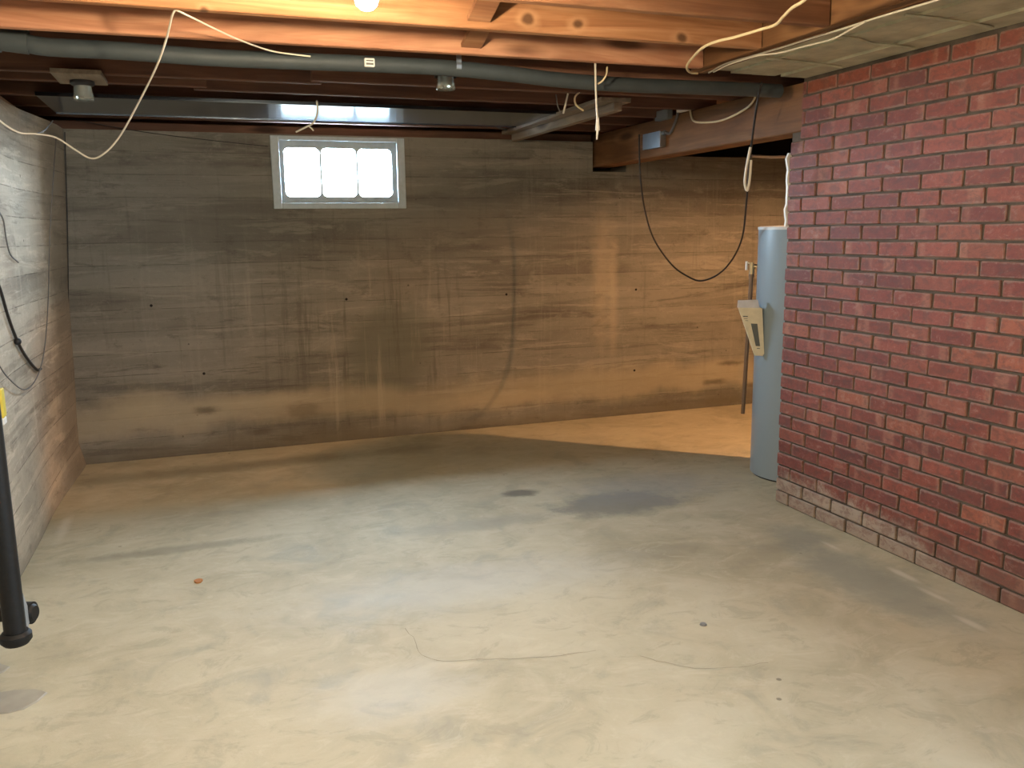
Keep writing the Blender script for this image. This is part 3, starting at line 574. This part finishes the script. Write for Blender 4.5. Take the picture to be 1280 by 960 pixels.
cable('white_cable', [ox(862, 128), ox(863, 140), ox(867, 151), ox(880, 153), ox(900, 151), ox(920, 143), ox(938, 131), ox(947, 115)], .006, 'wire_yellow', 'white cable sagging along the face of the wooden girder')
# black cord looped below the girder
def oy(px, py, y): return on(px, py, 1, y)
L = [(952, 103, 3.62), (948, 120, 3.68), (942, 160, 3.8), (937, 205, 4.0), (933, 255, 4.15), (926, 303, 4.4), (905, 337, 4.7), (878, 351, 4.9), (857, 344, 5.05), (838, 329, 5.15), (817, 298, 5.25), (806, 262, 5.3), (801, 225, 5.3), (799, 185, 5.3), (799, 168, 5.3)]
cable('black_cord', [oy(*q) for q in L], .0055, 'wire_black', 'long black cord hanging in a loop beneath the wooden girder', 'cord')
L = [(938, 184, 3.80), (933, 210, 3.82), (931, 228, 3.84), (934, 238, 3.84), (937, 225, 3.82), (939, 200, 3.80)]
cable('white_cable', [oy(*q) for q in L], .007, 'wire_white', 'short white cable loop hanging beside the black cord under the girder')
# white wire on the left
y0 = on(-6, 146, 0, XL+.02).y
L = [(-6, 146, 4.02), (8, 157, 4.06), (25, 166, 4.1), (45, 167.5, 4.1), (70, 172, 4.08), (95, 188, 4.04), (114, 198, 4.0), (130, 192, 3.95), (150, 170, 3.87), (175, 125, 3.65), (197, 80, 3.4), (209, 45, 3.25), (215, 20, 3.14), (219, 12, 3.11)]
cable('white_wire', [oy(*q) for q in L], .0036, 'wire_white', 'thin white wire drooping from the left wall up to the joists', 'wire')
cable('white_wire', [oy(219, 12, 3.11), on(236, 20, 2, 2.160), on(290, 46, 2, 2.162), on(330, 61, 2, 2.164), on(352, 66, 2, 2.160), oy(388, 70.5, 3.675)], .0032, 'wire_white', 'thin white wire running right from the nail to the grey pipe', 'wire')
cable('white_wire', [oy(46, 167, 4.12), oy(56, 162.5, 4.4), oy(66, 151, 4.8)], .003, 'wire_grey', 'short pale wire branching up beside the left wall corner', 'wire')
# cream cables at upper right
z_ = 2.135
L = [(1022, -14), (1003, 2), (990, 10), (978, 22), (969, 31), (950, 37), (920, 46), (895, 52), (878, 60), (865, 73), (858.5, 83), (862, 90), (872, 91.5)]
cable('cream_cable', [on(x, y, 2, 2.150 if x > 960 else 2.142) for x, y in L], .0052, 'wire_yellow', 'cream cable curling under the joists at upper right')
L = [(1200, -10), (1165, 2), (1130, 12), (1090, 24), (1050, 37), (1010, 49), (975, 60), (940, 70), (915, 77), (900, 83), (886, 91)]
cable('cream_cable', [on(x, y, 2, 2.158) for x, y in L], .0038, 'wire_white', 'upper of two pale cables stapled along the slab edge')
L = [(1082, 27), (1065, 36), (1040, 49), (1005, 58), (975, 66), (950, 69), (925, 76), (908, 82), (892, 90)]
cable('cream_cable', [on(x, y, 2, 2.147) for x, y in L], .0034, 'wire_white', 'lower of two pale cables stapled along the slab edge')
# strings and wire ends below the joists
hx = oy(744, 74, 3.60)
cable('pull_string', [oy(744, 76, 3.56), oy(744.5, 100, 3.60), oy(745.5, 130, 3.63), oy(747, 152, 3.65)], .0045, 'wire_white', 'long white lamp string hanging near the girder', 'string')
b = BM(); a_ = oy(747, 150, 3.65); cyl(b, a_+Vector((0, 0, .01)), a_-Vector((0, 0, .045)), .006, .011, 10); cyl(b, a_-Vector((0, 0, .046)), a_-Vector((.004, 0, .085)), .006, .003, 8); tag(obj('string_toggle', b, M['white']), 'small white toggle at the end of the long lamp string', 'toggle')
cable('wire_end', [oy(759, 84, 3.57), oy(758, 93, 3.60), oy(753, 101, 3.61), oy(747, 105, 3.625)], .004, 'wire_yellow', 'curved cream wire end beside the long lamp string', 'wire')
cable('wire_end', [oy(710, 117, 4.31), oy(707, 130, 4.31), oy(704, 142, 4.31)], .005, 'wire_white', 'short straight pale wire end left of the curled one', 'wire')
cable('wire_end', [oy(727, 113, 4.31), oy(719, 121, 4.31), oy(720, 131, 4.32), oy(729, 138, 4.34)], .005, 'wire_yellow', 'curled pale wire end above the loose grey board', 'wire')
cable('wire_end', [oy(695, 118, 4.31), oy(697, 132, 4.31), oy(701, 141, 4.31)], .003, 'wire_grey', 'faint grey wire end left of the pale straight one', 'wire')
cable('pull_string', [oy(396, 126, 4.76), oy(397, 140, 4.8), oy(392, 153, 4.85), oy(384, 158, 4.87), (oy(370, 165, 4.9))], .005, 'wire_white', 'frayed white string dangling above the window', 'string')
cable('pull_string', [oy(385, 157, 4.87), oy(389, 160, 4.87), oy(392, 163.5, 4.87)], .004, 'wire_white', 'short split end of the frayed string above the window', 'string')
cable('pale_wire', [oy(607, 158, 5.9), oy(616, 157, 5.9), oy(625, 160, 5.9), oy(638, 163.5, 5.92)], .006, 'wire_grey', 'pale wire lying along the top of the far wall right of the window', 'wire')
cable('thin_cord', [oy(95, 150, YB-.012), oy(180, 165, YB-.012), oy(260, 175, YB-.012), oy(335, 183, YB-.012)], .0025, 'wire_black', 'thin black wire slanting along the far wall left of the window', 'wire')
# cords against the left wall
def ow(px, py, d=.012):
    q = on(px, py, 0, XL); x = left_x(q.y, q.z)+d; return on(px, py, 0, x)
cable('black_cord', [ow(-8, 345), ow(0, 361), ow(10, 395), ow(22, 427), ow(34, 448), ow(46, 462), ow(51, 461)], .007, 'wire_black', 'black cord with a knob hanging on the left wall', 'cord')
b = BM(); q = ow(22, 427, .014); bmesh.ops.create_uvsphere(b, u_segments=12, v_segments=8, radius=.017, matrix=Matrix.Translation(q)); tag(obj('cord_knob', b, M['black'], None, True), 'small black knob on the cord against the left wall', 'knob')
cable('thin_cord', [ow(-4, 452, .03), ow(10, 472, .03), ow(30, 487, .03), ow(45, 474, .03), ow(55, 440, .03), ow(60, 380), ow(62, 300), ow(66, 230), ow(70, 172)], .0028, 'wire_grey', 'thin grey cord looping down the left wall towards the corner', 'cord')
cable('thin_cord', [ow(-3, 262), ow(4, 275), ow(8, 300), ow(13, 318), ow(23, 328)], .0035, 'wire_grey', 'short grey cord end high on the left wall near the frame edge', 'cord')
cable('thin_cord', [oy(81, 165, YB-.03), oy(83, 230, YB-.03), oy(85, 320, YB-.03), oy(85, 390, YB-.03), oy(80, 425, YB-.03), oy(77, 432, YB-.03)], .003, 'wire_black', 'thin dark cord hanging in the far left corner', 'cord')
q = on(2, 505, 0, XL+.02); b = BM(); box(b, XL+.002, XL+.03, q.y-.03, q.y+.025, q.z-.055, q.z+.065, .004); tg = thing('yellow_tag', 'yellow plastic tag on the left wall at the frame edge', 'tag', (XL, q.y, q.z)); obj('tag_body', b, M['yellow'], tg)
b = BM(); box(b, XL+.002, XL+.028, q.y-.03, q.y+.025, q.z-.085, q.z-.056, .003); obj('tag_end', b, M['white'], tg)

# ---------------------------------------------------------------- black iron drop pipe at lower left
Yp = 2.42; a_ = oy(20, 797, Yp); ip = thing('iron_pipe', 'black iron pipe drop with ringed end in the lower left', 'pipe', (a_.x, Yp, a_.z))
bm = BM(); cyl(bm, (a_.x, Yp, a_.z), (a_.x, Yp, 2.345), .0265, n=20); obj('riser', bm, M['iron'], ip, True)
bm = BM(); lathe(bm, [(0, a_.z-.016), (.030, a_.z-.016), (.038, a_.z-.006), (.038, a_.z+.010), (.031, a_.z+.018), (.026, a_.z+.018), (.026, a_.z-.006), (0, a_.z-.006)], a_.x, Yp, 24); obj('end_ring', bm, M['iron'], ip, True)
f_ = oy(35.5, 766, 2.60); side = Vector((1, -.35, 0)).normalized()
bm = BM(); cyl(bm, f_-side*.014, f_+side*.012, .031, n=24); cyl(bm, f_+side*.012, f_+side*.020, .025, .020, n=24); obj('flange', bm, M['iron'], ip, True)
bm = BM(); f2 = f_+Vector((-.004, -.018, 0)); g0 = f2+Vector((0, 0, .026)); g1 = f2+Vector((0, 0, -.022)); h0 = Vector((a_.x+.016, Yp+.02, a_.z+.11)); h1 = Vector((a_.x+.016, Yp+.02, a_.z+.005)); t_ = Vector((.007, .003, 0))
V = [bm.verts.new(v) for v in (g0-t_, g1-t_, h1-t_, h0-t_, g0+t_, g1+t_, h1+t_, h0+t_)]
for q in ((0, 1, 2, 3), (7, 6, 5, 4), (0, 4, 5, 1), (1, 5, 6, 2), (2, 6, 7, 3), (3, 7, 4, 0)): bm.faces.new([V[i] for i in q])
o = obj('gusset', bm, M['gusset'], ip); o['label'] = 'grey web between riser and flange'
bm = BM(); cyl(bm, f_-side*.01, Vector((XL+.002, f_.y+.08, f_.z-.01)), .020, n=18); obj('branch_pipe', bm, M['iron'], ip, True)

# ---------------------------------------------------------------- marks and litter on the floor
def floor_poly(name, pix, m, z=.003):
    b = BM(); P = [on(x, y, 2, 0) for x, y in pix]; c = sum(P, Vector())/len(P)
    top = [b.verts.new((p.x, p.y, z)) for p in [c+(p-c)*.94 for p in P]]; bot = [b.verts.new((p.x, p.y, .0002)) for p in P]
    b.faces.new(top)
    for i in range(len(P)): b.faces.new((bot[i], bot[(i+1) % len(P)], top[(i+1) % len(P)], top[i]))
    return obj(name, b, M[m], floor)
o = floor_poly('cement_patch', [(60, 866), (48, 877), (30, 887), (10, 892), (-20, 895), (-40, 885), (-20, 872), (0, 866), (20, 863), (45, 862), (55, 864)], 'patch', .004); o['label'] = 'smooth grey cement patch'
o = floor_poly('cement_patch', [(13, 834), (5, 840), (-10, 848), (-30, 846), (-20, 834), (0, 830)], 'patch', .004)  # the pipe's cast shadow, put down as a flat grey floor shape
def crack(pix, w=.0016):
    b = BM(); P = smooth_path([on(x, y, 2, .0012) for x, y in pix], 4); r = random.Random(len(pix)); prev = None
    for i, p in enumerate(P):
        d = (P[min(i+1, len(P)-1)]-P[max(i-1, 0)]).normalized(); s = Vector((-d.y, d.x, 0)); j = r.uniform(-.004, .004); ww = w*r.uniform(.5, 1.3)
        cur = (b.verts.new(p+s*(j+ww)), b.verts.new(p+s*(j-ww)))
        if prev: b.faces.new((prev[0], prev[1], cur[1], cur[0]))
        prev = cur
    obj('crack', b, M['crack'], floor)
crack([(507, 785), (518, 800), (528, 818), (555, 826), (600, 824), (650, 823), (700, 819), (745, 813)], .0011)
crack([(800, 820), (830, 828), (870, 835), (920, 834), (960, 828)], .0010)
b = BM(); q = on(248, 726, 2, .004)
ring = [(q.x+.017*math.cos(a)*(1+.15*math.sin(3*a)), q.y+.022*math.sin(a)) for a in [2*math.pi*i/14 for i in range(14)]]; prism(b, ring, 2, .0003, .006); tag(obj('rust_flake', b, M['rust']), 'small rust-orange flake on the bare concrete floor', 'flake')
b = BM(); q = on(879, 781, 2, 0); cyl(b, (q.x, q.y, .0003), (q.x, q.y, .006), .014, .011, 12); tag(obj('floor_plug', b, M['gusset']), 'small dark metal plug set in the concrete floor, right of centre', 'plug')
